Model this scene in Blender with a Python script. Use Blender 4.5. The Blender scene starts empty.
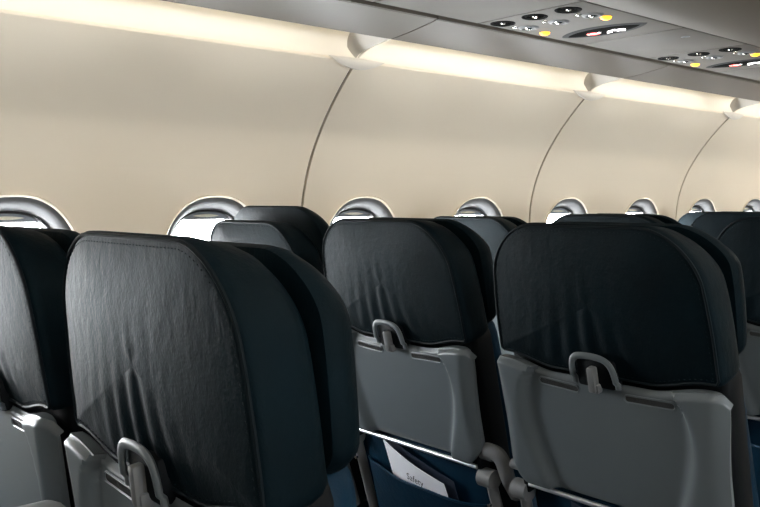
import bpy, bmesh, math, random
from mathutils import Vector
random.seed(7)
PI = math.pi
sc = bpy.context.scene
COL = sc.collection

# ---------------------------------------------------------------- camera, world, exposure
EYE = 1.185
cd = bpy.data.cameras.new('camera'); cam = bpy.data.objects.new('camera', cd); COL.objects.link(cam)
cam.location = (0.22, 0.0, EYE)
cam.rotation_euler = (PI/2 - math.atan(52.5/840), 0, math.radians(49))
cd.sensor_width = 36; cd.lens = 36*840/760; cd.clip_start = 0.02
sc.camera = cam

world = bpy.data.worlds.new('daylight'); sc.world = world; world.use_nodes = True
bg = world.node_tree.nodes['Background']
bg.inputs['Color'].default_value = (0.93, 0.97, 1.0, 1); bg.inputs['Strength'].default_value = 21.0

sc.view_settings.view_transform = 'Standard'; sc.view_settings.look = 'None'
sc.view_settings.gamma = 1; sc.view_settings.use_curve_mapping = False
sc.view_settings.exposure = 1.55
sc.cycles.use_denoising = True
sc.cycles.max_bounces = 10; sc.cycles.diffuse_bounces = 6; sc.cycles.sample_clamp_indirect = 6

WX = -1.82                                   # sidewall at eye height
WINY = [0.643 + 0.5335*k for k in range(-7, 10)]
WZ, WHW, WHH = 0.962, 0.168, 0.238           # window reveal centre height and half sizes

def portal(x, y, z, side):
    l = bpy.data.lights.new('window_daylight', 'AREA'); l.shape = 'RECTANGLE'; l.size = 0.40; l.size_y = 0.28
    l.cycles.is_portal = True
    o = bpy.data.objects.new('window_daylight', l); COL.objects.link(o)
    o.location = (x, y, z); o.rotation_euler = (0, -PI/2*side, 0)
for wy in WINY:
    portal(WX-0.075, wy, WZ-0.01, 1)
    portal(-WX+0.075, wy, WZ-0.01, -1)

# ---------------------------------------------------------------- materials
def mat(name, col, rough=0.5, metal=0.0, spec=0.5, noise=None, bump=None, emit=None, coat=0.0, sheen=0.0):
    m = bpy.data.materials.new(name); m.use_nodes = True
    nt = m.node_tree; b = nt.nodes['Principled BSDF']
    b.inputs['Base Color'].default_value = (*col, 1); b.inputs['Roughness'].default_value = rough
    b.inputs['Metallic'].default_value = metal; b.inputs['Specular IOR Level'].default_value = spec
    b.inputs['Coat Weight'].default_value = coat; b.inputs['Sheen Weight'].default_value = sheen
    tc = nt.nodes.new('ShaderNodeTexCoord')
    if noise:                                 # (scale, amount)
        n = nt.nodes.new('ShaderNodeTexNoise'); n.inputs['Scale'].default_value = noise[0]; n.inputs['Detail'].default_value = 4
        nt.links.new(tc.outputs['Object'], n.inputs['Vector'])
        r = nt.nodes.new('ShaderNodeValToRGB')
        r.color_ramp.elements[0].position = 0.3; r.color_ramp.elements[1].position = 0.7
        a = noise[1]
        r.color_ramp.elements[0].color = (*[c*(1-a) for c in col], 1)
        r.color_ramp.elements[1].color = (*[min(1, c*(1+a)) for c in col], 1)
        nt.links.new(n.outputs['Fac'], r.inputs['Fac']); nt.links.new(r.outputs['Color'], b.inputs['Base Color'])
    if bump:                                  # list of (kind, scale, strength, distance, stretch)
        prev = None
        for kind, scale, st, dist, stretch in bump:
            mp = nt.nodes.new('ShaderNodeMapping'); mp.inputs['Scale'].default_value = stretch
            nt.links.new(tc.outputs['Object'], mp.inputs['Vector'])
            if kind == 'v':
                n = nt.nodes.new('ShaderNodeTexVoronoi'); n.feature = 'DISTANCE_TO_EDGE'; out = n.outputs['Distance']
            else:
                n = nt.nodes.new('ShaderNodeTexNoise'); n.inputs['Detail'].default_value = 5; out = n.outputs['Fac']
                n.inputs['Roughness'].default_value = 0.6
            n.inputs['Scale'].default_value = scale
            nt.links.new(mp.outputs['Vector'], n.inputs['Vector'])
            bp = nt.nodes.new('ShaderNodeBump'); bp.inputs['Strength'].default_value = st; bp.inputs['Distance'].default_value = dist
            nt.links.new(out, bp.inputs['Height'])
            if prev: nt.links.new(prev.outputs['Normal'], bp.inputs['Normal'])
            prev = bp
        nt.links.new(prev.outputs['Normal'], b.inputs['Normal'])
    if emit:
        b.inputs['Emission Color'].default_value = (*emit[0], 1); b.inputs['Emission Strength'].default_value = emit[1]
    return m

M = {}
M['lamp'] = mat('fill_lamp_lens', (0.9, 0.9, 0.85), 0.5, emit=((1.0, 0.95, 0.87), 9.0))  # glow of the out-of-view strips added as cabin fill
M['wall'] = mat('cream_sidewall', (0.80, 0.705, 0.565), 0.5, noise=(1.3, 0.03), bump=[('n', 500, 0.04, 0.0005, (1, 1, 1))])
M['reveal'] = mat('window_reveal', (0.15, 0.15, 0.15), 0.75, spec=0.1)
M['cap'] = mat('cream_cap', (0.66, 0.61, 0.53), 0.4)
M['cove'] = mat('cove_reflector', (0.82, 0.77, 0.67), 0.6)
M['tube'] = mat('fluorescent_tube', (0.9, 0.9, 0.85), 0.5, emit=((1.0, 0.97, 0.92), 2.2))
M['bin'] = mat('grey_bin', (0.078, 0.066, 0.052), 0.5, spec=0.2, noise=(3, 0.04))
M['bracket'] = mat('grey_bracket', (0.52, 0.48, 0.41), 0.6)
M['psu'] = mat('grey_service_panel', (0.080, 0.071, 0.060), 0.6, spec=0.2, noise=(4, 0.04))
M['ceil'] = mat('ceiling_white', (0.6, 0.58, 0.54), 0.6)
M['dark'] = mat('dark_gap', (0.012, 0.012, 0.012), 0.7)
M['floor'] = mat('carpet', (0.17, 0.165, 0.16), 0.95, noise=(60, 0.3), bump=[('n', 300, 0.5, 0.004, (1, 1, 1))])
LB = [('v', 230, 0.22, 0.0010, (1, 1, 0.8)), ('n', 70, 0.30, 0.004, (1.0, 1, 0.8)), ('n', 14, 0.16, 0.010, (1.3, 1, 0.5))]
M['leather'] = mat('navy_leather', (0.0010, 0.0045, 0.0068), 0.62, spec=0.075, noise=(14, 0.25), bump=LB)
M['leather'].node_tree.nodes['Principled BSDF'].inputs['Specular Tint'].default_value = (0.80, 0.96, 1.0, 1)
M['blue'] = mat('blue_leather', (0.003, 0.018, 0.036), 0.5, spec=0.08, noise=(14, 0.2), bump=LB[:2])
M['piping'] = mat('navy_piping', (0.004, 0.007, 0.009), 0.6, spec=0.08)
M['thread'] = mat('grey_thread', (0.006, 0.010, 0.012), 0.8, spec=0.05)
M['shell'] = mat('black_shell', (0.003, 0.004, 0.005), 0.6, spec=0.1)
M['tray'] = mat('grey_tray_plastic', (0.088, 0.102, 0.110), 0.4, spec=0.3, noise=(6, 0.04), bump=[('n', 900, 0.08, 0.0004, (1, 1, 1))])
M['traydark'] = mat('placard_grey', (0.045, 0.046, 0.046), 0.8, spec=0.1)
M['ink'] = mat('black_print', (0.01, 0.01, 0.01), 0.7)
M['silver'] = mat('silver_rail', (0.75, 0.76, 0.78), 0.28, metal=0.85)
M['arm'] = mat('grey_arm', (0.125, 0.128, 0.13), 0.45, spec=0.3)
M['steel'] = mat('chrome', (0.75, 0.75, 0.75), 0.15, metal=1.0)
M['paper'] = mat('white_card', (0.75, 0.75, 0.80), 0.6)
M['paper2'] = mat('navy_card', (0.015, 0.022, 0.04), 0.5)
M['print_white'] = mat('white_print', (0.6, 0.6, 0.62), 0.7)
M['amber'] = mat('amber_lamp', (0.9, 0.45, 0.05), 0.4, emit=((1.0, 0.42, 0.01), 1.6))
M['signw'] = mat('lit_pictogram', (0.9, 0.9, 0.9), 0.5, emit=((1.0, 0.97, 0.95), 1.3))
M['signr'] = mat('lit_red', (0.8, 0.1, 0.1), 0.5, emit=((1.0, 0.10, 0.08), 0.8))
M['signglass'] = mat('sign_lens', (0.006, 0.006, 0.006), 0.9, spec=0.02)
M['lampdish'] = mat('dark_lamp_dish', (0.006, 0.006, 0.006), 0.8, spec=0.03)
M['shade'] = mat('window_shade', (0.26, 0.28, 0.31), 0.5)
M['handle'] = mat('shade_handle', (0.80, 0.76, 0.62), 0.4)
M['bag'] = mat('grey_bag_cloth', (0.20, 0.205, 0.21), 0.7, noise=(40, 0.15), bump=[('n', 60, 0.4, 0.003, (1, 1, 1))])
gm = bpy.data.materials.new('window_glass'); gm.use_nodes = True
nt = gm.node_tree; nt.nodes.clear()
out = nt.nodes.new('ShaderNodeOutputMaterial'); mx = nt.nodes.new('ShaderNodeMixShader')
tr = nt.nodes.new('ShaderNodeBsdfTransparent'); gl = nt.nodes.new('ShaderNodeBsdfGlossy'); gl.inputs['Roughness'].default_value = 0.03
lw = nt.nodes.new('ShaderNodeLayerWeight'); lw.inputs['Blend'].default_value = 0.1
nt.links.new(lw.outputs['Fresnel'], mx.inputs[0]); nt.links.new(tr.outputs[0], mx.inputs[1]); nt.links.new(gl.outputs[0], mx.inputs[2])
nt.links.new(mx.outputs[0], out.inputs['Surface'])
M['glass'] = gm

# ---------------------------------------------------------------- helpers
def mesh(verts, faces, name='mesh', smooth=True, recalc=True):
    me = bpy.data.meshes.new(name); me.from_pydata([tuple(v) for v in verts], [], faces); me.update()
    if recalc:
        bm = bmesh.new(); bm.from_mesh(me); bmesh.ops.recalc_face_normals(bm, faces=bm.faces); bm.to_mesh(me); bm.free()
    if smooth:
        me.polygons.foreach_set('use_smooth', [True]*len(me.polygons))
        me.set_sharp_from_angle(angle=math.radians(42))
    return me
def ob(name, me, m, parent=None, loc=(0, 0, 0), rot=(0, 0, 0)):
    o = bpy.data.objects.new(name, me); COL.objects.link(o)
    if m is not None:
        if len(me.materials) == 0: me.materials.append(M[m])
    o.parent = parent; o.location = loc; o.rotation_euler = rot
    return o
def empty(name, loc=(0, 0, 0), rotz=0):
    o = bpy.data.objects.new(name, None); COL.objects.link(o); o.location = loc; o.rotation_euler = (0, 0, rotz); o.empty_display_size = 0.1
    return o
def tag(o, label, cat, group=None):
    o['label'] = label; o['category'] = cat
    if group: o['group'] = group
    return o
def struct(o, label=None):
    o['kind'] = 'structure'
    if label: o['label'] = label
    return o
def copy_tree(o, parent=None):
    c = o.copy(); COL.objects.link(c); c.parent = parent
    for ch in list(o.children): copy_tree(ch, c)
    return c
def sstep(a, b, x):
    t = max(0.0, min(1.0, (x-a)/(b-a))); return t*t*(3-2*t)
def rbox(x0, x1, y0, y1, z0, z1, r=0.01, seg=2):
    bm = bmesh.new(); bmesh.ops.create_cube(bm, size=1)
    for v in bm.verts:
        v.co = ((x0+x1)/2+v.co.x*(x1-x0), (y0+y1)/2+v.co.y*(y1-y0), (z0+z1)/2+v.co.z*(z1-z0))
    bmesh.ops.bevel(bm, geom=list(bm.edges), offset=r, segments=seg, profile=0.5, affect='EDGES')
    me = bpy.data.meshes.new('box'); bm.to_mesh(me); bm.free()
    me.polygons.foreach_set('use_smooth', [True]*len(me.polygons)); me.set_sharp_from_angle(angle=math.radians(42))
    return me
def join(*ms):
    bm = bmesh.new()
    for m_ in ms: bm.from_mesh(m_)
    me = bpy.data.meshes.new('joined'); bm.to_mesh(me); bm.free()
    me.set_sharp_from_angle(angle=math.radians(42))
    return me
def tube(pts, r, n=8, closed=False, ry=None):
    pts = [Vector(p) for p in pts]; N = len(pts); V = []; Fc = []
    up0 = None
    for i, p in enumerate(pts):
        a = pts[(i-1) % N] if (closed or i > 0) else p
        b = pts[(i+1) % N] if (closed or i < N-1) else p
        t = (b-a).normalized()
        if up0 is None:
            up0 = Vector((0, 1, 0)) if abs(t.y) < 0.8 else Vector((1, 0, 0))
        u = (up0 - t*up0.dot(t)).normalized(); up0 = u; w = t.cross(u)
        for k in range(n):
            q = 2*PI*k/n; V.append(p + u*math.cos(q)*r + w*math.sin(q)*(ry or r))
    for i in range(N if closed else N-1):
        j = (i+1) % N
        for k in range(n):
            l = (k+1) % n; Fc.append((i*n+k, i*n+l, j*n+l, j*n+k))
    if not closed:
        Fc.append(tuple(range(n))); Fc.append(tuple((N-1)*n+k for k in range(n)))
    return mesh(V, Fc)
def revolve(prof, n=20):                     # prof: (r, z) list, about local z
    V = []; Fc = []
    for r, z in prof:
        for k in range(n): V.append((r*math.cos(2*PI*k/n), r*math.sin(2*PI*k/n), z))
    for i in range(len(prof)-1):
        for k in range(n):
            l = (k+1) % n; Fc.append((i*n+k, i*n+l, (i+1)*n+l, (i+1)*n+k))
    Fc.append(tuple(range(n))); Fc.append(tuple((len(prof)-1)*n+k for k in range(n)))
    return mesh(V, Fc)
def sheet(prof, y0, y1, th, ny=1, flip=1):   # extrude an (x, z) profile along y, with thickness
    P = [Vector(p) for p in prof]; n = len(P); off = []
    for i in range(n):
        t = (P[min(i+1, n-1)]-P[max(i-1, 0)]).normalized(); off.append(P[i]+Vector((-t.y, t.x))*th*flip)
    loop = P + off[::-1]; L = len(loop); V = []; Fc = []
    for j in range(ny+1):
        y = y0+(y1-y0)*j/ny
        V += [(p.x, y, p.y) for p in loop]
    for j in range(ny):
        for k in range(L):
            l = (k+1) % L; Fc.append((j*L+k, j*L+l, (j+1)*L+l, (j+1)*L+k))
    for base in (0, ny*L):
        for i in range(n-1): Fc.append((base+i, base+i+1, base+L-2-i, base+L-1-i))
    return mesh(V, Fc)
def spline(pts, m=6):                        # Catmull-Rom through 2-d points
    out = []; P = [pts[0]]+list(pts)+[pts[-1]]
    for i in range(1, len(P)-2):
        for k in range(m):
            t = k/m; r = []
            for c in range(len(P[0])):
                a, b, d, e = P[i-1][c], P[i][c], P[i+1][c], P[i+2][c]
                r.append(0.5*(2*b+(d-a)*t+(2*a-5*b+4*d-e)*t*t+(3*b-a-3*d+e)*t**3))
            out.append(tuple(r))
    out.append(tuple(pts[-1])); return out
def round_outline(hw, s0, s1, rt, rb, n=100, wf=None, sf=None):
    pts = []
    def arc(cx, cz, r, a0, a1, m=14):
        for k in range(m+1):
            a = a0+(a1-a0)*k/m; pts.append((cx+r*math.cos(a), cz+r*math.sin(a)))
    arc(hw-rt, s1-rt, rt, 0, PI/2); arc(-hw+rt, s1-rt, rt, PI/2, PI)
    arc(-hw+rb, s0+rb, rb, PI, 1.5*PI); arc(hw-rb, s0+rb, rb, 1.5*PI, 2*PI)
    L = [0]
    for i in range(len(pts)):
        a, b = pts[i], pts[(i+1) % len(pts)]; L.append(L[-1]+math.hypot(a[0]-b[0], a[1]-b[1]))
    out = []; j = 0
    for k in range(n):
        d = L[-1]*k/n
        while L[j+1] < d: j += 1
        t = (d-L[j])/max(1e-9, L[j+1]-L[j]); a, b = pts[j], pts[(j+1) % len(pts)]
        x, s = a[0]+(b[0]-a[0])*t, a[1]+(b[1]-a[1])*t
        if wf: x *= wf((s-s0)/(s1-s0))
        if sf: s += sf(x, (s-s0)/(s1-s0))
        out.append((x, s))
    return out
def inset(o, d):
    n = len(o); r = []
    for i in range(n):
        a, b = o[(i-2) % n], o[(i+2) % n]; tx, tz = b[0]-a[0], b[1]-a[1]; l = math.hypot(tx, tz)
        r.append((o[i][0]-tz/l*d, o[i][1]+tx/l*d))
    return r
def cushion(o, prof, puff_r=0.0, puff_f=0.0, kr=(0.9, 0.78, 0.64, 0.5, 0.36, 0.22, 0.1), disp=None, shear=0.0):
    # o: counter-clockwise outline in (x, s); prof: (inset, t) rear to front; caps puffed
    n = len(o); V = []; Fc = []; rings = []
    def ring(pts, t, d=None):
        i0 = len(V)
        for (x, s) in pts: V.append((x, t + (d(x, s) if d else 0), s))
        rings.append(i0)
    cx = sum(p[0] for p in o)/n; cs = sum(p[1] for p in o)/n
    r0 = inset(o, prof[0][0]); r1 = inset(o, prof[-1][0])
    sc_ = lambda pts, k: [(cx+(x-cx)*k, cs+(s-cs)*k) for x, s in pts]
    V.append((cx, prof[0][1]-puff_r + (disp(cx, cs) if disp else 0), cs))
    for k in sorted(kr): ring(sc_(r0, k), prof[0][1]-puff_r*(1-k**2.5), disp)
    for d_, t in prof: ring(inset(o, d_), t)
    for k in sorted(kr, reverse=True): ring(sc_(r1, k), prof[-1][1]+puff_f*(1-k**2.5))
    V.append((cx, prof[-1][1]+puff_f, cs)); e = len(V)-1
    for a, b in zip(rings[:-1], rings[1:]):
        for k in range(n):
            l = (k+1) % n; Fc.append((a+k, a+l, b+l, b+k))
    for k in range(n):
        l = (k+1) % n; Fc.append((0, rings[0]+l, rings[0]+k)); Fc.append((e, rings[-1]+k, rings[-1]+l))
    if shear:
        s0, s1 = min(p[1] for p in o), max(p[1] for p in o)
        V = [(x, t, s-shear*t*sstep(0.45, 1.0, (s-s0)/(s1-s0))) for x, t, s in V]
    return mesh(V, Fc)

def text_mesh(body, size, m, offset=0.0):
    cu = bpy.data.curves.new('print', 'FONT'); cu.body = body; cu.size = size; cu.extrude = 0.0001; cu.offset = offset
    cu.align_x = 'CENTER'; cu.align_y = 'CENTER'; cu.resolution_u = 2
    t = bpy.data.objects.new('print', cu); COL.objects.link(t); bpy.context.view_layer.update()
    me = bpy.data.meshes.new_from_object(t.evaluated_get(bpy.context.evaluated_depsgraph_get()))
    bpy.data.objects.remove(t); bpy.data.curves.remove(cu)
    me.materials.clear(); me.materials.append(M[m]); return me
# ---------------------------------------------------------------- cabin shell
def wall_x(z):
    d = z-EYE
    if d < -0.075: return WX-0.008 + 0.10*max(0, 0.45-z)**1.3
    return WX + 0.188*d + 1.25*d*d - (0 if d > -0.0751 else 0)
LIP_Z = 1.562
SEAMS = [1.469 + 1.067*k for k in range(-4, 5)]
GAP = 0.0045
def sel(a, hw, hh, n=2.35):                  # superellipse
    c, s = math.cos(a), math.sin(a)
    return hw*math.copysign(abs(c)**(2/n), c), hh*math.copysign(abs(s)**(2/n), s)
NW = 72
def wall_panel(y0, y1, wins):
    V = []; Fc = []
    zlo, zhi = 0.66, 1.27
    def grid(ya, yb, zs, ny):
        i0 = len(V); nz = len(zs)
        for j in range(ny+1):
            y = ya+(yb-ya)*j/ny
            for z in zs: V.append((wall_x(z), y, z))
        for j in range(ny):
            for k in range(nz-1):
                a = i0+j*nz+k; Fc.append((a, a+1, a+nz+1, a+nz))
    lin = lambda a, b, n: [a+(b-a)*k/n for k in range(n+1)]
    e0, e1 = y0+GAP, y1-GAP
    grid(e0, e1, lin(0.0, zlo, 10), 8); 
    zs = lin(zhi, LIP_Z, 20)
    grid(e0, e1, zs, 8)
    # rolled top lip and the seam returns
    mid = (wins[0]+wins[1])/2
    for w, a, b in ((wins[0], e0, mid), (wins[1], mid, e1)):
        rings = []
        for q in range(9):
            k = (q/8)**1.4; i0 = len(V)
            for i in range(NW):
                an = 2*PI*i/NW; ex, ez = sel(an, WHW, WHH)
                dx, dz = math.cos(an), math.sin(an)
                hy = (b-w) if dx > 0 else (w-a); hz = (zhi-WZ) if dz > 0 else (WZ-zlo)
                s = min(hy/max(1e-6, abs(dx)), hz/max(1e-6, abs(dz)))
                # snap rays nearest the corners on to the corners
                rx, rz = dx*s, dz*s
                y = w+ex*(1-k)+rx*k; z = WZ+ez*(1-k)+rz*k
                V.append((wall_x(z), y, z))
            rings.append(i0)
        for r0, r1 in zip(rings[:-1], rings[1:]):
            for i in range(NW):
                l = (i+1) % NW; Fc.append((r0+i, r0+l, r1+l, r1+i))
        # corner fill
        for cy, cz in ((a, zlo), (b, zlo), (b, zhi), (a, zhi)):
            an = math.atan2(cz-WZ, cy-w) % (2*PI); i = int(an/(2*PI)*NW)
            V.append((wall_x(cz), cy, cz)); Fc.append((rings[-1]+i, len(V)-1, rings[-1]+(i+1) % NW))
    # lip roll at the top and returns along both ends
    i0 = len(V); roll = [(0, 0), (0.0005, 0.004), (-0.002, 0.0075), (-0.006, 0.009), (-0.012, 0.009), (-0.02, 0.007)]
    for j in (0, 1):
        for dx, dz in roll: V.append((wall_x(LIP_Z)+dx, (e0, e1)[j], LIP_Z+dz))
    n = len(roll)
    for k in range(n-1): Fc.append((i0+k, i0+k+1, i0+n+k+1, i0+n+k))
    for e in (e0, e1):
        zs = lin(0, LIP_Z, 60); i0 = len(V)
        for z in zs: V.append((wall_x(z), e, z)); V.append((wall_x(z)-0.012, e, z))
        for k in range(60): a = i0+2*k; Fc.append((a, a+1, a+3, a+2))
    me = mesh(V, Fc, recalc=False)
    return me
def window_meshes():
    # reveal: outer rim on the wall, bowl running outboard to the opening at x = -0.082
    prof = [(1.0, 0.0, 0), (1.012, 0.0045, 0), (1.0, 0.007, 0), (0.988, 0.0055, 0), (0.978, 0.001, 0)]
    V = []; Fc = []; rings = []
    for f, lift, _ in prof:
        i0 = len(V)
        for i in range(NW):
            y, z = sel(2*PI*i/NW, WHW*f, WHH*f); V.append((wall_x(WZ+z)+lift, y, WZ+z))
        rings.append(i0)
    RF_ = []
    for a, b in zip(rings[:-1], rings[1:]):
        for i in range(NW): l = (i+1) % NW; RF_.append((a+i, a+l, b+l, b+i))
    rim = mesh(list(V), RF_, recalc=False)
    rings = [rings[-1]]
    N = 12
    for q in range(1, N+1):
        k = q/N; i0 = len(V)
        f = math.sin(k*PI/2)**1.25; dpt = 1-math.cos(k*PI/2)**1.2
        dpt = 0.25*k+0.75*k**2.2
        for i in range(NW):
            a = 2*PI*i/NW
            y0, z0 = sel(a, WHW*0.978, WHH*0.978); y1, z1 = sel(a, 0.136, 0.200, 2.5)
            xw = wall_x(WZ+z0); xi = WX-0.046
            f2 = k**0.85
            V.append((xw+(xi-xw)*dpt, y0+(y1-y0)*f2, WZ+z0+(z1-z0)*f2))
        rings.append(i0)
    for f, x in ((0.965, WX-0.050), (0.965, WX-0.09)):
        i0 = len(V)
        for i in range(NW):
            y, z = sel(2*PI*i/NW, 0.136*f, 0.200*f, 2.5); V.append((x, y, WZ+z))
        rings.append(i0)
    for a, b in zip(rings[:-1], rings[1:]):
        for i in range(NW):
            l = (i+1) % NW; Fc.append((a+i, a+l, b+l, b+i))
    off = rings[0]; V = V[off:]; Fc = [tuple(q-off for q in f_) for f_ in Fc]
    frame = mesh(V, Fc, recalc=False)
    # gasket ring round the opening
    gas = tube([(WX-0.048, *[(y, WZ+z) for y, z in [sel(2*PI*i/48, 0.133, 0.197, 2.5)]][0]) for i in range(48)], 0.0028, 6, True)
    # shade pushed up: segment of the opening above a straight lower edge
    zc = WZ+0.168
    top = [(0.132*math.copysign(abs(math.cos(a))**0.8, math.cos(a)), WZ+0.197*abs(math.sin(a))**0.8) for a in [PI*k/60 for k in range(61)]]
    top = [p for p in top if p[1] > zc]
    V = [(WX-0.062, y, z) for y, z in top]+[(WX-0.056, y, z) for y, z in top]; n = len(top)
    Fc = [tuple(range(n)), tuple(range(2*n-1, n-1, -1))]+[(k, (k+1) % n, n+(k+1) % n, n+k) for k in range(n)]
    shade = mesh(V, Fc)
    lens = []
    for k in range(13):
        t = -1+2*k/12; lens.append((0.038*t, WZ+0.1795-0.010*abs(t)**0 + 0.0045*(1-t*t)))
    for k in range(11, 0, -1):
        t = -1+2*k/12; lens.append((0.038*t, WZ+0.1695-0.0045*(1-t*t)))
    lens = [(y*1.1, z+0.0125) for y, z in lens]
    n = len(lens)
    V = [(WX-0.0565, y, z) for y, z in lens]+[(WX-0.051, y*0.92, WZ+0.182+(z-WZ-0.182)*0.8) for y, z in lens]
    Fc = [tuple(range(n)), tuple(range(n, 2*n))]+[(k, (k+1) % n, n+(k+1) % n, n+k) for k in range(n)]
    handle = mesh(V, Fc)
    o = [sel(2*PI*i/48, 0.136, 0.200, 2.5) for i in range(48)]
    V = [(WX-0.066, y, WZ+z) for y, z in o]+[(WX-0.070, y, WZ+z) for y, z in o]
    Fc = [tuple(range(48)), tuple(range(95, 47, -1))]+[(k, (k+1) % 48, 48+(k+1) % 48, 48+k) for k in range(48)]
    pane = mesh(V, Fc)
    return rim, frame, gas, shade, handle, pane
WM = window_meshes()
wl = struct(empty('wall_left'), 'cream curved cabin sidewall with rounded windows')
wr = struct(empty('wall_right'), 'cream curved sidewall on the far side of the aisle'); wr.scale = (-1, 1, 1)
bays = list(zip(SEAMS[:-1], SEAMS[1:]))
wi = 0
for y0, y1 in bays:
    ws = [w for w in WINY if y0 < w < y1]
    me = wall_panel(y0, y1, ws)
    ob('wall_panel', me, 'wall', wl); ob('wall_panel', me, 'wall', wr)
    seam = sheet([(wall_x(z)-0.011, z) for z in [LIP_Z*k/40 for k in range(41)]], y1-0.03, y1+0.03, 0.004, flip=1)
    ob('seam_backing', seam, 'dark', wl); ob('seam_backing', seam, 'dark', wr)
    for w in ws:
        for side in (1, -1):
            wi += 1
            e = struct(empty('window_%d' % wi, (0, w, 0))); e.scale = (side, 1, 1)
            for nm, mm, mk in zip(('window_rim', 'window_frame', 'gasket', 'shade', 'shade_handle', 'pane'), WM, ('wall', 'reveal', 'dark', 'shade', 'handle', 'glass')):
                ob(nm, mm, mk, e)
Y0, Y1 = SEAMS[0], SEAMS[-1]
struct(ob('floor', rbox(-1.86, 1.86, Y0, Y1, -0.05, 0.0, 0.005), 'floor'))
cz = [(-0.81, 2.092), (-0.74, 2.10), (-0.5, 2.135), (-0.2, 2.155), (0, 2.16), (0.2, 2.155), (0.5, 2.135), (0.74, 2.10), (0.81, 2.092)]
struct(ob('ceiling', sheet(cz, Y0, Y1, 0.02), 'ceil'))
for sx, lab in ((-1, 'long unseen fill lamp strip added on top of the left overhead bins'), (1, 'long unseen fill lamp strip added on top of the right overhead bins')):
    cl = tag(empty('ceiling_fill_light'), lab, 'added fill light', 'added fill strips')  # unseen strips, added to brighten the sidewall with soft fill
    ob('lamp_lens', rbox(sx*0.705-0.025, sx*0.705+0.025, Y0+0.1, Y1-0.1, 2.062, 2.085, 0.008), 'lamp', cl)
    ob('fill_lamp_housing', rbox(sx*0.735-0.035, sx*0.735+0.035, Y0+0.1, Y1-0.1, 2.085, 2.10, 0.004), 'ceil', cl)
for nm, ya, yb in (('wall_front', Y1, Y1+0.04), ('wall_back', Y0-0.04, Y0)):
    struct(ob(nm, rbox(-1.95, 1.95, ya, yb, -0.05, 2.2, 0.005), 'wall'))

# ---------------------------------------------------------------- cove lights, bins, service panels
LX = wall_x(LIP_Z)
cove_prof = spline([(LX-0.008, LIP_Z+0.007), (LX-0.04, LIP_Z+0.004), (LX-0.075, LIP_Z+0.012), (LX-0.095, LIP_Z+0.045), (LX-0.080, LIP_Z+0.095), (LX-0.02, LIP_Z+0.130), (-1.50, 1.704), (-1.41, 1.706)], 5)
VX0, VZ0, GX1, GX2, BZ = -1.432, 1.604, -1.25, -0.925, 1.632
val_prof = spline([(VX0+0.012, VZ0+0.10), (VX0+0.004, VZ0+0.05), (VX0, VZ0+0.008), (VX0+0.003, VZ0+0.001), (VX0+0.015, VZ0), (-1.34, 1.613), (GX1-0.012, 1.626), (GX1-0.006, 1.630), (GX1-0.006, BZ+0.02)], 4)
body_prof = [(VX0+0.01, 1.704), (VX0+0.05, BZ+0.04), (-1.25, BZ+0.032), (-1.0, BZ+0.032), (GX2+0.012, BZ+0.03)]
door_prof = spline([(GX2+0.006, BZ+0.025), (GX2+0.006, BZ+0.001), (GX2+0.02, BZ-0.002), (-0.84, BZ+0.004), (-0.74, BZ+0.035), (-0.66, BZ+0.10), (-0.615, BZ+0.20), (-0.63, BZ+0.30), (-0.69, BZ+0.37), (-0.80, BZ+0.40), (-0.80, BZ+0.47)], 5)
def leaf_cap():
    V = []; Fc = []; NA, NB = 24, 10
    for i in range(NA+1):
        t = -1+2*i/NA; w = (1-t*t)**1.1+0.02
        for j in range(NB):
            a = 2*PI*j/NB
            V.append((0.013*w*math.cos(a)+0.004, 0.10*t, -0.010*w+0.019*w*math.sin(a)*(1.0 if math.sin(a) < 0 else 0.62)+0.004))
    for i in range(NA):
        for j in range(NB):
            l = (j+1) % NB; Fc.append((i*NB+j, i*NB+l, (i+1)*NB+l, (i+1)*NB+j))
    Fc += [tuple(range(NB)), tuple(NA*NB+j for j in range(NB))]
    return mesh(V, Fc)
CAP = leaf_cap()
RIB = spline([(VX0+0.012, VZ0+0.012), (VX0-0.004, VZ0+0.001), (-1.502, 1.594), (-1.545, 1.584), (LX+0.006, LIP_Z+0.010)], 6)
def rib_mesh(aft):
    # bridge from the valance edge to the seam cap: a curved web on the rear side, a narrow flange on the front side
    V = []; Fc = []; K = 10; n = len(RIB); W = 2*(K+1)
    for i, (x, z) in enumerate(RIB):
        q = i/(n-1)
        for th in (0, 0.004):
            for j in range(K+1):
                k = j/K
                if aft: y = -0.003-k*(0.085-0.055*q); dz = (0.06-0.035*q)*k**1.3
                else: y = 0.003+0.020*k*(1-0.3*q); dz = 0.010*k*k
                V.append((x, y, z+dz+th))
    for i in range(n-1):
        for sd in (0, 1):
            for j in range(K):
                a = i*W+sd*(K+1)+j; Fc.append((a, a+1, a+W+1, a+W))
        for j in (0, K):
            a = i*W+j; Fc.append((a, a+K+1, a+W+K+1, a+W))
    for i in (0, n-1):
        for j in range(K):
            a = i*W+j; Fc.append((a, a+1, a+K+2, a+K+1))
    return mesh(V, Fc)
RA, RF = rib_mesh(True), rib_mesh(False)
ordn = {2: 'just outside the left edge', 3: 'above the nearest wall panel', 4: 'between the first and second wall seams', 5: 'between the second and third wall seams', 6: 'just beyond the third wall seam', 7: 'at the far front end'}
TX, TZ = VX0-0.022, 1.646
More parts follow.
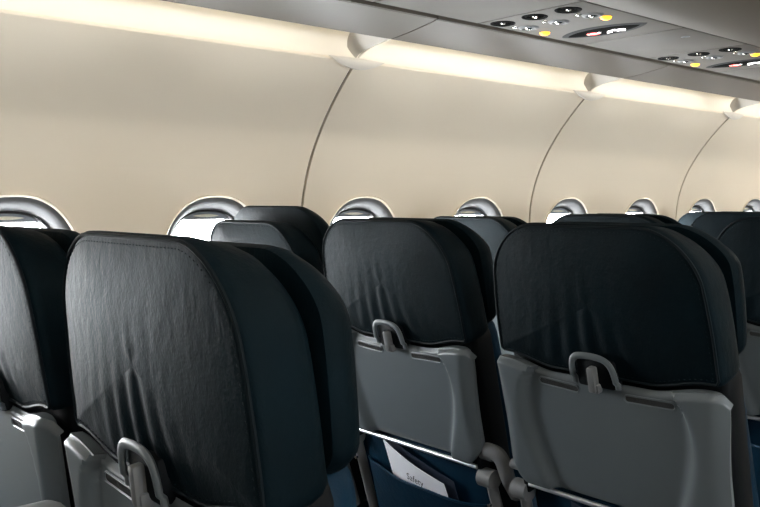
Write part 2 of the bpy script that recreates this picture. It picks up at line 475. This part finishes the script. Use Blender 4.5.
for bi, (y0, y1) in enumerate(bays):
    if bi < 2: continue
    a, b = y0+0.002, y1-0.002
    cl = empty('cove_light')
    tag(cl, 'glowing cream cove light along the wall top ' + ordn[bi], 'cove light', 'cove lights')
    ob('reflector', sheet(cove_prof, y0, y1, 0.004, flip=1), 'cove', cl)
    ob('light_tube', tube([(TX, a+0.03, TZ), (TX, b-0.09, TZ)], 0.011, 12), 'tube', cl)
    ob('rib', RA, 'bracket', cl, (0, y1, 0))
    ob('rib', RF, 'cove', cl, (0, y0, 0))
    ob('seam_cap', CAP, 'cap', cl, (LX+0.004, y1, LIP_Z+0.004))
    bn = empty('overhead_bin')
    tag(bn, 'smooth grey overhead bin unit ' + ordn[bi], 'overhead bin', 'overhead bins')
    ob('valance_panel', sheet(val_prof, a, b, 0.004, flip=1), 'bin', bn)
    ob('bin_floor', sheet(body_prof, y0, y1, 0.006, flip=1), 'dark', bn)
    ob('bin_door', sheet(door_prof, a, b, 0.006, flip=1), 'bin', bn)
    ob('door_latch', rbox(-0.650, -0.630, (a+b)/2-0.05, (a+b)/2+0.05, BZ+0.11, BZ+0.135, 0.005), 'arm', bn)
def long_bin(num, side, ya, yb):              # the same section where the photo does not look, in one run
    e = struct(empty('trim_%d' % num)); e.scale = (side, 1, 1)
    ob('reflector', sheet(cove_prof, ya, yb, 0.004), 'cove', e); ob('light_tube', tube([(TX, ya, TZ), (TX, yb, TZ)], 0.011, 12), 'tube', e)
    ob('valance_panel', sheet(val_prof, ya, yb, 0.004), 'bin', e); ob('bin_floor', sheet(body_prof, ya, yb, 0.006), 'dark', e)
    ob('bin_door', sheet(door_prof, ya, yb, 0.006), 'bin', e)
    return e
long_bin(1, 1, SEAMS[0], SEAMS[2])
e = long_bin(2, -1, SEAMS[0], SEAMS[-1])
ob('service_channel', rbox(GX1+0.006, GX2-0.004, SEAMS[0], SEAMS[-1], BZ, BZ+0.012, 0.003), 'psu', e)

# service units: built once, copied per seat row
def psu_proto():
    r = empty('service_unit')
    L_ = 0.44
    ob('unit_panel', rbox(GX1+0.006, GX2-0.004, 0.002, L_-0.002, BZ, BZ+0.014, 0.003), 'psu', r)
    dish = revolve([(0.0, 0.004), (0.016, 0.003), (0.024, 0.0), (0.0285, -0.002), (0.031, -0.0018), (0.032, 0.0)], 24)
    bulb = revolve([(0.0, -0.003), (0.006, -0.002), (0.008, 0.002), (0.008, 0.006)], 14)
    ringm = revolve([(0.013, 0.006), (0.014, -0.001), (0.018, -0.004), (0.024, -0.003), (0.027, 0.0), (0.027, 0.004)], 24)
    ball = revolve([(0.0, -0.006), (0.005, -0.0055), (0.009, -0.0035), (0.0125, 0.0), (0.0135, 0.006)], 18)
    btn = revolve([(0.0, -0.005), (0.005, -0.005), (0.0075, -0.003), (0.008, 0.001)], 14)
    for x in (-1.200, -1.099, -1.000):
        d = ob('reading_lamp', dish, 'lampdish', r, (x, 0.045, BZ)); ob('lamp_lens', bulb, 'steel', d)
    for x in (-1.190, -1.095, -0.995):
        g = ob('air_nozzle', ringm, 'arm', r, (x, 0.135, BZ)); ob('nozzle_ball', ball, 'steel', g)
        ob('call_button', btn, 'steel', r, (x-0.015, 0.098, BZ))
    am = revolve([(0.0, -0.007), (0.007, -0.0065), (0.012, -0.004), (0.015, 0.001)], 18)
    ob('amber_light', am, 'amber', r, (-1.205, 0.220, BZ)); ob('amber_light', am, 'amber', r, (-0.987, 0.178, BZ))
    # pointed oval sign
    def leaf(hx, hy, z0, z1, k=0.8):
        o = []
        for i in range(25):
            t = -1+2*i/24; o.append((hx*t, hy*(1-t*t)**k))
        o += [(x, -y) for x, y in o[-2:0:-1]]
        n = len(o); V = [(x, y, z0) for x, y in o]+[(x*0.94, y*0.88, z1) for x, y in o]
        return mesh(V, [tuple(range(n)), tuple(range(n, 2*n))]+[(i, (i+1) % n, n+(i+1) % n, n+i) for i in range(n)])
    sg = ob('sign_bezel', leaf(0.135, 0.060, 0.002, -0.002), 'traydark', r, (-1.085, 0.310, BZ))
    ob('sign_lens', leaf(0.112, 0.040, -0.0015, -0.0035), 'signglass', sg)
    # no-smoking pictogram: cigarette with a red ring and bar
    cig = join(rbox(-0.020, 0.012, -0.004, 0.004, -0.0050, -0.0034, 0.0005, 1), rbox(0.014, 0.020, -0.004, 0.004, -0.0050, -0.0034, 0.0005, 1))
    ob('cigarette_symbol', cig, 'signw', sg, (-0.028, 0, 0))
    rg = join(tube([(0.017*math.cos(2*PI*k/20), 0.013*math.sin(2*PI*k/20), -0.0050) for k in range(20)], 0.0010, 6, True),
              tube([(-0.011, -0.009, -0.0054), (0.011, 0.009, -0.0054)], 0.0010, 6))
    ob('prohibition_ring', rg, 'signr', sg, (-0.030, 0, 0))
    # seat-belt pictogram: two straps and a buckle
    belt = join(tube([(-0.026, 0.007, -0.0050), (-0.016, 0.0, -0.0050), (-0.007, 0, -0.0050)], 0.0016, 6, ry=0.0045), tube([(0.026, 0.009, -0.0050), (0.017, 0.0, -0.0050), (0.007, 0, -0.0050)], 0.0016, 6, ry=0.0045),
                rbox(-0.005, 0.005, -0.007, 0.007, -0.0056, -0.0034, 0.001, 1))
    ob('seat_belt_symbol', belt, 'signw', sg, (0.036, 0, 0))
    return r
psu0 = psu_proto()
rowY = [0.38, 1.16, 1.945, 2.73, 3.515, 4.30]
pY = [0.813+0.787*k for k in range(5)]
def filler(y0, y1, name_label):
    r = empty('filler_panel')
    tag(r, name_label, 'panel', 'filler panels between the service units')
    ob('panel_skin', rbox(GX1+0.006, GX2-0.004, y0+0.002, y1-0.002, BZ, BZ+0.012, 0.003), 'psu', r)
    ob('release_hole', tube([(0.012*math.cos(2*PI*k/16)-0.985, y0+0.11+0.006*math.sin(2*PI*k/16), BZ-0.0005) for k in range(16)], 0.0015, 6, True), 'arm', r)
    return r
PL = ['grey overhead service unit just above the top edge of the frame', 'grey overhead service unit with lit no-smoking and seat-belt sign, nearest in view',
      'second grey overhead service unit, cut off by the right edge', 'third grey overhead service unit, farther forward than the cut-off one', 'fourth grey overhead service unit, farthest forward']
FL = ['plain grey ceiling panel before the nearest service unit, cut by the top edge', 'plain grey ceiling panel between the two visible service units', 'plain grey ceiling panel beyond the second service unit',
      'plain grey ceiling panel beyond the third service unit', 'plain grey ceiling panel at the far front end']
for k, y in enumerate(pY):
    u = psu0 if k == 0 else copy_tree(psu0)
    u.location = (0, y, 0)
    tag(u, PL[k], 'service unit', 'overhead service units')
    filler(y+0.44, y+0.787, FL[k])
e = struct(empty('trim_3'))
ob('service_channel', rbox(GX1+0.006, GX2-0.004, SEAMS[0], pY[0], BZ, BZ+0.012, 0.003), 'psu', e)
ob('service_channel', rbox(GX1+0.006, GX2-0.004, pY[-1]+0.787, SEAMS[-1], BZ, BZ+0.012, 0.003), 'psu', e)

# ---------------------------------------------------------------- seats
TH = math.radians(13.5)
S_TOP, S_TT, S_TB = 0.751, 0.502, 0.258      # along the back: top, tray top, tray bottom
ZP = 0.42
def sag(x): return -0.018*(1-sstep(0.09, 0.19, abs(x)))
def build_seat():
    root = empty('passenger_seat')
    back = []                                 # parts that recline together
    def bp(name, me, m, parent=None, raise_=0):
        o = ob(name, me, m, parent or root)
        if parent is None:
            o.location = (0, 0, ZP); o.rotation_euler = (TH, 0, 0); back.append(o)
        return o
    # rear cover of the upper back
    wf = lambda b: 1.02-0.135*max(0, b)**2.2
    co = round_outline(0.207, S_TT+0.003, S_TOP, 0.092, 0.012, 120, wf, lambda x, b: sag(x)*(1-sstep(0.0, 0.35, b)))
    def folds(x, s):
        d = max(0, 1-(s-S_TT)/0.17); r = math.exp(-((x+0.02)/0.10)**2)
        return 0.0030*d*r*math.sin((x+0.25*(s-S_TT)*x/0.1)*150)
    cov = bp('back_cover', cushion(co, [(0.014, 0.0), (0.006, 0.0015), (0.0015, 0.006), (0.0, 0.014), (0.001, 0.05), (0.005, 0.064), (0.012, 0.073), (0.02, 0.076)], 0.010, 0.0, kr=[1-0.06*i for i in range(1, 16)], disp=folds, shear=0.3), 'leather')
    pi_ = inset(co, 0.0065)
    ob('piping', tube([(x, 0.0012, s) for x, s in pi_], 0.0024, 6, True), 'piping', cov)
    V = []; Fc = []
    st = round_outline(0.207, S_TT+0.003, S_TOP, 0.092, 0.012, 300, wf, lambda x, b: sag(x)*(1-sstep(0.0, 0.35, b)))
    st = inset(st, 0.0135)
    for i in range(0, 300, 2):
        a, b = Vector((st[i][0], -0.0012, st[i][1])), Vector((st[(i+1) % 300][0], -0.0012, st[(i+1) % 300][1]))
        t = (b-a).normalized(); n = Vector((t.z, 0, -t.x))*0.0006; i0 = len(V)
        c = (a+b)/2; b = c+(b-c)*0.8; a = c+(a-c)*0.8
        V += [a+n, a-n, b-n, b+n, c+Vector((0, -0.001, 0))]
        Fc += [(i0, i0+1, i0+4), (i0+1, i0+2, i0+4), (i0+2, i0+3, i0+4), (i0+3, i0, i0+4), (i0, i0+3, i0+2, i0+1)]
    so = ob('stitching', mesh(V, Fc, smooth=False), 'thread', cov); so['kind'] = 'stuff'
    # black structural shell behind the tray and pocket
    sh = round_outline(0.205, 0.0, S_TT+0.03, 0.03, 0.03, 80)
    bp('back_shell', cushion(sh, [(0.010, 0.022), (0.002, 0.028), (0.0, 0.034), (0.0, 0.07), (0.006, 0.078)], 0, 0), 'shell')
    # headrest and lower back cushion on the passenger side
    ho = round_outline(0.203, S_TOP-0.240, S_TOP+0.008, 0.09, 0.035, 110, lambda b: 0.975+0.03*math.sin(PI*b)-0.03*b*b)
    bp('headrest', cushion(ho, [(0.016, 0.083), (0.005, 0.085), (0.0, 0.093), (0.0, 0.104), (0.006, 0.118), (0.022, 0.128)], 0, 0.008, shear=0.33), 'leather')
    lo = round_outline(0.203, 0.02, S_TOP-0.22, 0.04, 0.04, 90, lambda b: 1-0.10*max(0, b)**1.5)
    bp('back_cushion', cushion(lo, [(0.012, 0.080), (0.003, 0.083), (0.0, 0.092), (0.0, 0.105), (0.008, 0.120), (0.026, 0.130)], 0, 0.008), 'blue')
    # tray table, a shaped field with proud side wings
    NX, NS = 72, 40; V = []; Fc = []
    def w_(b): return 0.212+0.008*sstep(0.3, 1.0, b)
    def top_(x):
        r = 0.020; w = 0.220; c = max(0, abs(x)-(w-r)); return S_TT+sag(x)-(r-math.sqrt(max(0, r*r-c*c)))
    def bot_(x): return S_TB+0.040*sstep(0.175, 0.222, abs(x))
    def t_(x, b):
        ax = abs(x); xb = 0.132+0.042*math.sin(PI*min(1, (1-b)*1.02)**0.8)*1.0
        wd = 0.004+0.030*math.sin(PI*(1-b)*0.85)**1.0 if b < 1 else 0.004
        t = -0.003-0.017*sstep(xb-wd, xb, ax)
        xr = 0.200-0.016*math.sin(PI*(1-b)*0.9)
        t += 0.022*max(0, (ax-xr)/(0.222-xr))**1.5
        t += 0.006*sstep(0.955, 1.0, b)+0.004*sstep(0.95, 1.0, b)**2*sstep(xb-wd, xb, ax)
        t += 0.004*sstep(0.05, 0.0, b)
        return t
    for j in range(NS+1):
        b = 1-(1-j/NS)**1.6
        for i in range(NX+1):
            a = -1+2*i/NX; x = a*w_(b); s = bot_(x)+(top_(x)-bot_(x))*b; V.append((x, t_(x, b), s))
    W = NX+1
    for j in range(NS):
        for i in range(NX):
            a = j*W+i; Fc.append((a, a+1, a+W+1, a+W))
    rim = [i for i in range(W)]+[j*W+NX for j in range(1, NS+1)]+[NS*W+i for i in range(NX-1, -1, -1)]+[j*W for j in range(NS-1, 0, -1)]
    b0 = len(V); cs = (S_TT+S_TB)/2
    for q in rim: V.append((V[q][0]*0.99, 0.004, cs+(V[q][2]-cs)*0.99))
    n = len(rim)
    for k in range(n): Fc.append((rim[k], rim[(k+1) % n], b0+(k+1) % n, b0+k))
    Fc.append(tuple(b0+k for k in range(n)))
    tr_ = bp('tray_table', mesh(V, Fc), 'tray')
    def placard(cx, half, tilt, txt):
        # recessed slot with a raised rim and a printed strip
        sm = S_TT-0.037
        c_, s_ = math.cos(tilt), math.sin(tilt); R_ = 0.0062; pts = []
        for k in range(12):
            a = PI/2+PI*k/11; pts.append((-half+R_*math.cos(a), R_*math.sin(a)))
        for k in range(12):
            a = -PI/2+PI*k/11; pts.append((half+R_*math.cos(a), R_*math.sin(a)))
        P3 = lambda p, t: (cx+p[0]*c_-p[1]*s_, t, sm+p[0]*s_+p[1]*c_)
        pr = ob('placard_rim', tube([P3(p, -0.0035) for p in pts], 0.0016, 6, True), 'tray', tr_)
        Vp = [P3(p, -0.0036) for p in pts]+[P3(p, -0.002) for p in pts]; n = len(pts)
        ob('placard_strip', mesh(Vp, [tuple(range(n)), tuple(range(2*n-1, n-1, -1))]+[(k, (k+1) % n, n+(k+1) % n, n+k) for k in range(n)]), 'traydark', tr_)
        me = text_mesh(txt, 0.0072, 'ink', 0.00012)
        o = ob('placard_lettering', me, None, tr_, (cx, -0.0042, sm), (PI/2, -tilt, 0))
        wd_ = max(v.co.x for v in me.vertices)*2; o.scale = (min(1, 1.95*half/wd_), 1, 1)
    placard(-0.083, 0.035, -0.05, 'LIFE VEST UNDER YOUR SEAT')
    placard(0.090, 0.038, 0.03, 'FASTEN SEAT BELT WHILE SEATED')
    # latch: loop, dark pocket, turning knob
    zl = S_TT-0.022
    lp = []
    for q in [(-0.040, 0), (-0.040, 0.020), (-0.039, 0.036), (-0.033, 0.046), (-0.022, 0.050), (0, 0.051), (0.018, 0.049), (0.030, 0.043), (0.037, 0.032), (0.041, 0.016), (0.043, 0)]: lp.append((q[0], q[1]))
    lp = spline(lp, 4)
    la = ob('latch_loop', tube([(x, -0.016+0.004*(s < 0.01), zl+s+0.002) for x, s in lp], 0.0036, 8, ry=0.0060), 'tray', tr_)
    ob('latch_pocket', rbox(-0.036, 0.037, -0.0125, 0.012, zl-0.004, zl+0.047, 0.006), 'shell', tr_)
    ob('latch_knob', join(rbox(-0.007, 0.007, -0.026, -0.010, zl-0.008, zl+0.036, 0.004), rbox(-0.010, 0.010, -0.022, -0.008, zl-0.010, zl+0.006, 0.003)), 'arm', tr_)
    # rail under the tray, knobs and folding arms
    ra = bp('tray_rail', tube([(-0.184, -0.004, S_TB-0.010), (0, -0.004, S_TB-0.010), (0.184, -0.004, S_TB-0.010)], 0.0048, 10), 'silver')
    for sx in (-1, 1):
        kn = tube([(sx*0.196, 0.004, S_TB+0.018), (sx*0.226, 0.004, S_TB+0.018)], 0.010, 14)
        bp('hinge_knob', kn, 'arm')
        bp('hinge_bracket', rbox(sx*0.192-0.006, sx*0.192+0.006, -0.006, 0.02, S_TB-0.030, S_TB+0.036, 0.004), 'shell')
        # arm: rounded head, flat bar going down the back
        bar = []
        for k in range(9):
            s = S_TB-0.030-0.20*k/8; bar.append((sx*0.207+sx*0.006*math.sin(k/8*PI/2), 0.004+0.014*(k/8), s))
        am = bp('tray_arm', tube(bar, 0.012, 10, ry=0.010), 'arm')
        ob('arm_head', tube([(sx*0.190, 0.0, S_TB-0.030), (sx*0.193, 0.0, S_TB-0.030), (sx*0.221, 0.0, S_TB-0.030), (sx*0.224, 0.0, S_TB-0.030)], 0.019, 18), 'arm', am)
        ob('screw', tube([(sx*0.207, -0.012, S_TB-0.085), (sx*0.207, -0.006, S_TB-0.085)], 0.004, 10), 'steel', am)
    # literature pocket: blue sheet sagging away from the back
    V = []; Fc = []; NX2, NS2 = 30, 16
    for side in (0, 1):
        for j in range(NS2+1):
            b = j/NS2
            for i in range(NX2+1):
                x = -0.188+0.376*i/NX2
                tops = S_TB-0.090+0.012*math.exp(-((x+0.115)/0.05)**2)-0.014*sstep(0.02, 0.188, x)
                s = 0.0+(tops)*b; bul = (1-(abs(x)/0.19)**3)*(0.012+0.030*b)
                V.append((x, 0.014-bul+(0.004 if side else 0), s))
    W2 = NX2+1; off = W2*(NS2+1)
    for side in (0, 1):
        for j in range(NS2):
            for i in range(NX2):
                a = side*off+j*W2+i; Fc.append((a, a+1, a+W2+1, a+W2))
    rim = [i for i in range(W2)]+[j*W2+NX2 for j in range(1, NS2+1)]+[NS2*W2+i for i in range(NX2-1, -1, -1)]+[j*W2 for j in range(NS2-1, 0, -1)]
    for k in range(len(rim)): a, b = rim[k], rim[(k+1) % len(rim)]; Fc.append((a, b, off+b, off+a))
    po = bp('pocket', mesh(V, Fc), 'blue')
    ob('pocket_hem', tube([(V[NS2*W2+i][0], V[NS2*W2+i][1]+0.001, V[NS2*W2+i][2]) for i in range(W2)], 0.003, 6), 'blue', po)
    bl = rbox(-0.186, 0.186, 0.012, 0.026, 0.02, S_TB-0.012, 0.004)
    bp('back_panel', bl, 'blue')
    # seat pan, cushion, base and arms (passenger side)
    ob('seat_cushion', rbox(-0.212, 0.212, 0.06, 0.52, 0.34, 0.46, 0.035, 4), 'blue', root)
    ob('seat_pan', rbox(-0.215, 0.215, 0.02, 0.48, 0.29, 0.345, 0.012), 'shell', root)
    for sx in (-1, 1):
        ob('leg', join(rbox(sx*0.17-0.02, sx*0.17+0.02, 0.05, 0.10, 0.0, 0.30, 0.006), rbox(sx*0.17-0.02, sx*0.17+0.02, 0.38, 0.43, 0.0, 0.30, 0.006)), 'arm', root)
    am = ob('armrest', rbox(0.2195, 0.2625, 0.03, 0.42, 0.600, 0.645, 0.016, 3), 'arm', root)
    el = spline([(0.232, -0.066, 0.700), (0.245, -0.066, 0.701), (0.262, -0.064, 0.697), (0.272, -0.060, 0.68), (0.275, -0.05, 0.65), (0.272, -0.02, 0.61)], 4)
    ob('armrest_elbow', tube([(x-0.020, y, z) for x, y, z in el], 0.012, 10, ry=0.016), 'arm', am)
    return root
proto = build_seat()
BACKP = ('back_cover', 'back_shell', 'headrest', 'back_cushion', 'tray_table', 'tray_rail', 'hinge_knob', 'hinge_bracket', 'tray_arm', 'pocket', 'back_panel')
colX = [(-0.57, 'aisle'), (-1.07, 'middle'), (-1.565, 'window')]
rown = ['nearest row', 'second row', 'third row', 'fourth row', 'fifth row', 'sixth row']
RAISE = {(1, 2): 0.036}
REC = {(0, 0): 6.0, (0, 1): 8.0}
ZT = ZP+S_TT*math.cos(TH)
first = True
LBL = {(0, 0): 'large dark leather aisle seat in the nearest row, creased above its tray latch',
       (0, 1): 'dark leather middle seat in the nearest row, cut off by the left edge',
       (1, 0): 'dark teal-black aisle seat in the second row, at right with grey tray',
       (1, 1): 'navy leather middle seat in the second row with folded papers in its pocket',
       (1, 2): 'pale-lit window seat in the second row with its headrest raised'}
for r, ty in enumerate(rowY):
    for c, (sx, cname) in enumerate(colX):
        s = proto if first else copy_tree(proto); first = False
        th = math.radians(REC.get((r, c), 13.5))
        s.location = (sx, ty+S_TT*math.sin(th), 0)
        for ch in s.children:
            base = ch.name.split('.')[0]
            if base in BACKP:
                ch.rotation_euler = (th, 0, 0); ch.location = (0, 0, ZT-S_TT*math.cos(th)-(0.012 if c == 2 else 0))
                if base == 'headrest':
                    d = RAISE.get((r, c), 0.0); ch.location = (0, -math.sin(th)*d, ZT-S_TT*math.cos(th)+math.cos(th)*d-(0.012 if c == 2 else 0))
        tag(s, LBL.get((r, c), 'navy leather %s seat in the %s from the camera' % (cname, rown[r])), 'seat', 'airliner passenger seats')

def plain_copy(loc, flip, lab):               # seats around the camera that the photo does not show: main parts only
    r = empty('passenger_seat', loc)
    for ch in proto.children:
        if ch.name.split('.')[0] in ('back_cover', 'back_shell', 'headrest', 'back_cushion', 'tray_table', 'pocket', 'seat_cushion', 'seat_pan', 'leg', 'armrest'):
            c = ch.copy(); COL.objects.link(c); c.parent = r
            if ch.name.split('.')[0] not in ('seat_cushion', 'seat_pan', 'leg', 'armrest'):
                c.rotation_euler = (TH, 0, 0); c.location = (0, 0, ZP)
    tag(r, lab, 'seat', 'airliner passenger seats')
side_n = {-2: 'two rows behind the camera', -1: 'in the row just behind the camera', 0: 'level with the nearest row', 1: 'level with the second row', 2: 'level with the third row', 3: 'level with the fourth row'}
for r in range(-2, 4):
    for sx, cn in ((0.56, 'aisle'), (1.055, 'middle'), (1.55, 'window')):
        plain_copy((sx, 0.38+0.785*r+S_TT*math.sin(TH), 0), 1, 'navy leather %s seat across the aisle, %s' % (cn, side_n[r]))
for r in (-2, -1):
    for sx, cn in colX:
        plain_copy((sx, 0.38+0.785*r+S_TT*math.sin(TH), 0), 1, 'navy leather %s seat on the left, %s' % (cn, side_n[r]))

# ---------------------------------------------------------------- small things
def seat_pt(r, c, x, t, s):
    th = math.radians(REC.get((r, c), 13.5)); y0 = rowY[r]+S_TT*math.sin(th)
    return Vector((colX[c][0]+x, y0+t*math.cos(th)-s*math.sin(th), ZP+t*math.sin(th)+s*math.cos(th)))
def card(name, m, x0, x1, lean, s0, s1, t, curl, r, c, skew=0.0):
    V = []; Fc = []; NX, NS = 14, 10
    for side in (0, 1):
        for j in range(NS+1):
            for i in range(NX+1):
                a, b = i/NX, j/NS
                x = x0+(x1-x0)*a+skew*b; s = s0+(s1-s0)*b-lean*a*b
                V.append(seat_pt(r, c, x, t-curl*b*b*(0.4+0.6*math.sin(PI*a))+(0.0012 if side else 0), s))
    W = NX+1; off = W*(NS+1)
    for side in (0, 1):
        for j in range(NS):
            for i in range(NX):
                a = side*off+j*W+i; Fc.append((a, a+1, a+W+1, a+W))
    rim = [i for i in range(W)]+[j*W+NX for j in range(1, NS+1)]+[NS*W+i for i in range(NX-1, -1, -1)]+[j*W for j in range(NS-1, 0, -1)]
    for k in range(len(rim)): a, b = rim[k], rim[(k+1) % len(rim)]; Fc.append((a, b, off+b, off+a))
    return ob(name, mesh(V, Fc), m)
def text(parent, body, m, size, r, c, x, t, s, tilt):
    th = math.radians(REC.get((r, c), 13.5))
    return ob('lettering', text_mesh(body, size, m), None, parent, seat_pt(r, c, x, t, s), (PI/2+th, -tilt, 0))
pc = card('safety_card', 'paper', -0.070, 0.105, 0.062, 0.03, S_TB-0.010, -0.006, 0.014, 1, 1, -0.02)
tag(pc, 'white printed safety card sticking out of the blue seat pocket', 'card')
text(pc, 'Safety', 'ink', 0.022, 1, 1, 0.012, -0.026, S_TB-0.076, -0.12)
mg = card('magazine', 'paper2', -0.08, 0.12, 0.062, 0.03, S_TB-0.004, 0.002, 0.008, 1, 1, -0.015)
tag(mg, 'dark magazine standing behind the white safety card', 'magazine')
lf = card('leaflet', 'paper2', -0.09, 0.06, 0.02, 0.03, S_TB-0.016, -0.004, 0.010, 1, 0)
tag(lf, 'dark navy leaflet with white print in the right seat pocket', 'leaflet')
text(lf, 'Publication', 'print_white', 0.014, 1, 0, -0.035, -0.019, S_TB-0.040, 0.0)

# soft grey bag whose rounded top shows at the lower left corner
bo = round_outline(0.10, 0.0, 0.832, 0.05, 0.04, 60, lambda b: 1.0-0.52*max(0, b)**1.6)
bag = empty('soft_bag', (-0.752, 0.325, 0))
b_ = ob('bag_body', cushion(bo, [(0.02, -0.045), (0.005, -0.035), (0.0, -0.02), (0.0, 0.02), (0.005, 0.03), (0.02, 0.04)], 0.01, 0.005), 'bag', bag)
tag(bag, 'grey soft bag with rounded top at the lower left corner', 'bag')
